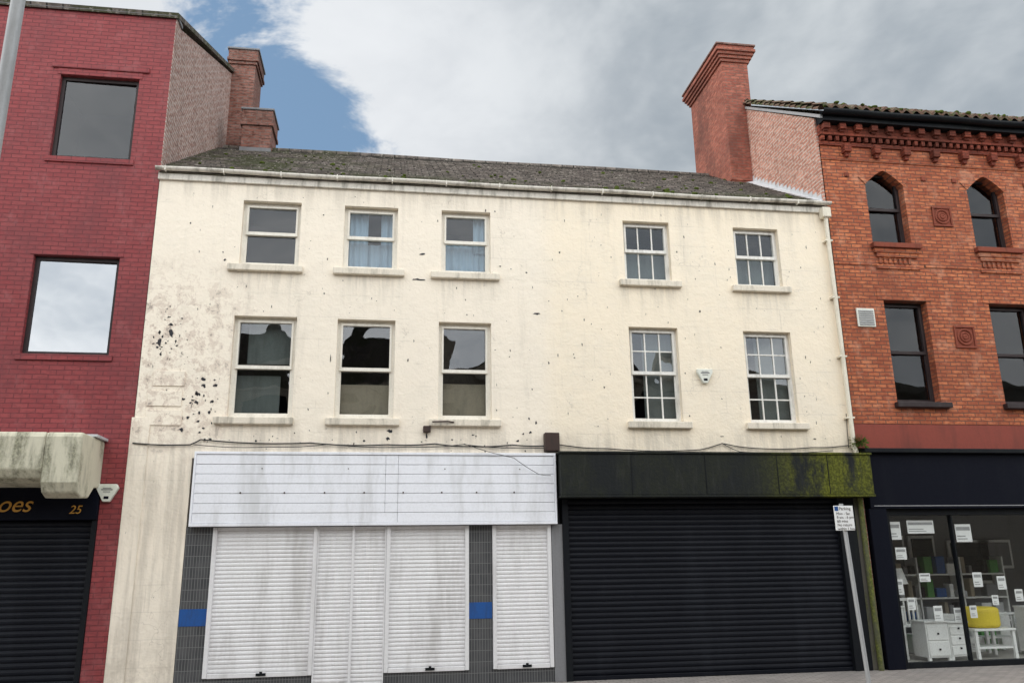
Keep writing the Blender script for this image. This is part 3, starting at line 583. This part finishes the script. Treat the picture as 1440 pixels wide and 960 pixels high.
for i in range(14):
    x=8.9+i*.36; y=random.uniform(1.3,2.0); h=random.uniform(.3,.8); box("storage_box" ,x,x+random.uniform(.16,.32),y,y+.3,.056,h,random.choice([FW,GREYS,LEAD,GREENF,BEIGE,FW]),None,.01)
LM=empty("table_lamp"); tube("lamp_stem",[(9.45,1.5,.056),(9.45,1.5,1.3)],.015,METAL,LM)
bpy.ops.mesh.primitive_cone_add(vertices=24,radius1=.2,radius2=.12,depth=.28,location=(9.45,1.5,1.42)); o=bpy.context.object; o.name="lamp_shade"; o.data.materials.append(FW); o.parent=LM
def weed(name,c,r,n,mat):
    v=[];f=[]
    for i in range(n):
        d=Vector((random.gauss(0,1),random.gauss(0,.6)-.3,random.gauss(0,.8)+.2)).normalized(); p=Vector(c)+d*r*random.random(); s=random.uniform(.015,.035); u=d.orthogonal().normalized()*s*.5; l=len(v)
        v+=[p-u,p+d*s,p+u,p-d*s*.6]; f.append((l,l+1,l+2,l+3))
    return obj(name,v,f,mat)
weed("weed_plant",(8.04,-.12,3.66),.17,420,MOSS)
# ================================================================= GROUND
def sheet(name,x0,x1,y0,y1,z,mat):
    return obj(name,[(x0,y0,z),(x1,y0,z),(x1,y1,z),(x0,y1,z)],[(0,1,2,3)],mat)
sheet("ground",-400,400,-400,400,-.13,GROUND)
sheet("road",-60,60,-12.0,-4.75,-.12,ASPH)
box("pavement",-60,60,-4.6,.16,-.125,-.002,PAVE); box("pavement",-60,60,-20,-12.15,-.125,-.002,PAVE)
box("kerb",-60,60,-4.75,-4.601,-.129,.0,KERB,None,.01); box("kerb",-60,60,-12.149,-12.0,-.129,.0,KERB,None,.01)
sheet("road_marking",-60,60,-5.15,-5.05,-.116,ROADP); sheet("road_marking",-60,60,-5.35,-5.25,-.116,ROADP)
# ================================================================= PARKING SIGN
P=empty("parking_sign"); px,py=6.47,-2.2
tube("post",[(px+.02,py,-.002),(px-.09,py,2.50)],.030,METAL,P,4)
cx=px-.09
box("sign_plate",cx-.145,cx+.145,py-.05,py-.04,2.13,2.47,PAPER,P,.004)
boxes("plate_header",[(cx-.135,cx-.08,py-.053,py-.0505,2.40,2.46)],BLUE,P)
text("plate_title","Parking",.06,(cx-.07,py-.052,2.41),BROWN,P,0,.0005)
text("plate_text","Mon - Sat\n8 am - 6 pm\n60 mins\nNo return\nwithin 1 hour",.052,(cx-.115,py-.052,2.345),BROWN,P,0,.0005)
boxes("clamps",[(cx-.05,cx+.05,py-.04,py+.03,2.20,2.23),(cx-.05,cx+.05,py-.04,py+.03,2.38,2.41)],METAL,P)
Lm=empty("street_lamp"); tube("column",[(-4.42,-4.2,0),(-4.42,-4.2,1.2)],.11,METAL,Lm,6); tube("column_upper",[(-4.42,-4.2,1.2),(-4.42,-4.2,9.5),(-4.42,-4.6,9.9),(-4.42,-5.6,10.0)],.075,METAL,Lm,6); o=box("lantern",-4.55,-4.29,-6.1,-5.55,9.93,10.07,METAL,Lm,.04)
# ================================================================= OPPOSITE SIDE (behind the camera, seen in reflections)
O=empty("stone_office_building")
STONE=brickmat("opposite_stone",(.62,.54,.42),(.56,.49,.39),(.35,.31,.26),w=.9,h=.35,m=.012,grime=.3,gcol=(.3,.27,.22))
OW=[(x,x+1.5,z,z+1.7) for x in range(-46,46,4) for z in (3.9,6.6)]
wall("front_wall",-48,48,0,9.0,OW,-20.3,.3,STONE,O)
box("window_backing",-47.9,47.9,-20.5,-20.32,.1,8.9,NAVY,O)
box("cornice",-48.2,48.2,-20.45,-19.75,9.001,9.3,STONE,O,.03)
prism("curved_gable",[(-2.6+4.4*k/12, 9.301+2.1*math.sin(math.pi*k/12)) for k in range(13)],-20.2,-19.95,SLATE,O)
prism("hipped_roof",[(-9,9.301),(-7.5,11.0),(-5,11.0),(-3.8,9.301)],-24,-20.1,SLATE,O); prism("hipped_roof_b",[(4,9.301),(6,10.6),(10,10.6),(12,9.301)],-24,-20.1,SLATE,O)
boxes("stacks",[(-8.6,-7.9,-21.5,-20.8,9.301,12.2),(2.4,3.0,-21.5,-20.8,9.301,11.4),(12.6,13.4,-21.5,-20.8,9.301,11.8)],STONE,O)
# ================================================================= LIGHT
wd=bpy.data.worlds.new("World"); S.world=wd; wd.use_nodes=True; t=wd.node_tree; t.nodes.clear(); Lk=t.links.new
def N(k): return t.nodes.new("ShaderNode"+k)
def mth(op,a,b=0,c=None,clamp=False):
    x=N("Math"); x.operation=op; x.use_clamp=clamp
    for i,q in enumerate((a,b,c)):
        if q is None: continue
        if isinstance(q,bpy.types.NodeSocket): Lk(q,x.inputs[i])
        else: x.inputs[i].default_value=q
    return x.outputs[0]
def mr(v,a,b):
    x=N("MapRange"); x.interpolation_type='SMOOTHSTEP'; Lk(v,x.inputs[0]); x.inputs[1].default_value=a; x.inputs[2].default_value=b; return x.outputs[0]
def mixc(f,a,b):
    x=N("Mix"); x.data_type='RGBA'
    for i,q in ((0,f),(6,a),(7,b)):
        if isinstance(q,bpy.types.NodeSocket): Lk(q,x.inputs[i])
        elif i==0: x.inputs[i].default_value=q
        else: x.inputs[i].default_value=(*q,1)
    return x.outputs[2]
tc=N("TexCoord"); sky=N("TexSky"); sky.sky_type='NISHITA'; sky.sun_disc=False
sv=Vector((-.90,.08,.68)).normalized(); sky.sun_elevation=math.asin(sv.z); sky.sun_rotation=math.atan2(sv.x,sv.y)%(2*math.pi)
sp=N("SeparateXYZ"); Lk(tc.outputs["Generated"],sp.inputs[0])
def wn(scale,det,rough,off,dist=0,st=(1,1,1.8)):
    m=N("Mapping"); Lk(tc.outputs["Generated"],m.inputs[0]); m.inputs["Location"].default_value=off; m.inputs["Scale"].default_value=st
    n=N("TexNoise"); Lk(m.outputs[0],n.inputs["Vector"]); n.inputs["Scale"].default_value=scale; n.inputs["Detail"].default_value=det; n.inputs["Roughness"].default_value=rough; n.inputs["Distortion"].default_value=dist; return n.outputs[0]
dd=N("VectorMath"); dd.operation='DISTANCE'; Lk(tc.outputs["Generated"],dd.inputs[0]); dd.inputs[1].default_value=(-.145,.85,.51)
near=mth('SUBTRACT',1,mr(dd.outputs["Value"],.03,.21))
cl=wn(5.2,6,.64,(1.3,.4,2.1),.3)
mask=mr(mth('SUBTRACT',mth('ADD',cl,.10),mth('MULTIPLY',near,.30)),.31,.47)
shade=mr(mth('ADD',mth('MULTIPLY',wn(2.6,5,.6,(4.1,2.2,.7),.4),.75),mth('MULTIPLY',cl,.25)),.38,.62)
edge=mth('SUBTRACT',1,mr(dd.outputs["Value"],.12,.48))
ccol=mixc(shade,(3.7,4.2,4.7),(6.6,7.0,7.3)); ccol=mixc(mth('MULTIPLY',edge,.72),ccol,(9.2,9.4,9.7))
blue=mixc(.60,sky.outputs[0],(2.6,4.3,6.5))
col=mixc(mask,blue,ccol)
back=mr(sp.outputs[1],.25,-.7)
mul=mth('MULTIPLY_ADD',back,3.4,1.0)  # sky behind the camera brightened to lift the light on the facades
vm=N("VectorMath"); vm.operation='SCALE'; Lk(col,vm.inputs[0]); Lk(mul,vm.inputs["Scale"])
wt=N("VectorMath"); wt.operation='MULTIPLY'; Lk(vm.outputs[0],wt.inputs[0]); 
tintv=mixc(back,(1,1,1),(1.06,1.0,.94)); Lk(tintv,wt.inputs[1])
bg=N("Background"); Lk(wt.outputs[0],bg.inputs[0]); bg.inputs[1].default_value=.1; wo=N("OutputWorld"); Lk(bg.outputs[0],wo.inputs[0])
sl=bpy.data.lights.new("sun","SUN"); sl.energy=2.0; sl.angle=math.radians(12); sl.color=(1,.95,.88); so=bpy.data.objects.new("sun",sl); COL.objects.link(so); so.rotation_euler=(-sv).to_track_quat('-Z','Y').to_euler(); so.location=(0,0,30)
# ================================================================= CAMERA
yaw,pit,rol,F=.15236,.26324,.01462,1156.6
f=Vector((math.sin(yaw)*math.cos(pit),math.cos(yaw)*math.cos(pit),math.sin(pit))); r0=Vector((math.cos(yaw),-math.sin(yaw),0)); d0=f.cross(r0)
r=r0*math.cos(rol)+d0*math.sin(rol); d=-r0*math.sin(rol)+d0*math.cos(rol)
ca=bpy.data.cameras.new("camera"); ca.sensor_width=36; ca.lens=F/1440*36; ca.clip_end=1500; ca.clip_start=.05
co=bpy.data.objects.new("camera",ca); COL.objects.link(co)
M4=Matrix((( r.x,-d.x,-f.x,0),(r.y,-d.y,-f.y,-13.24),(r.z,-d.z,-f.z,1.75),(0,0,0,1))); co.matrix_world=M4
S.camera=co
S.view_settings.view_transform='Standard'; S.view_settings.look='None'; S.view_settings.exposure=0
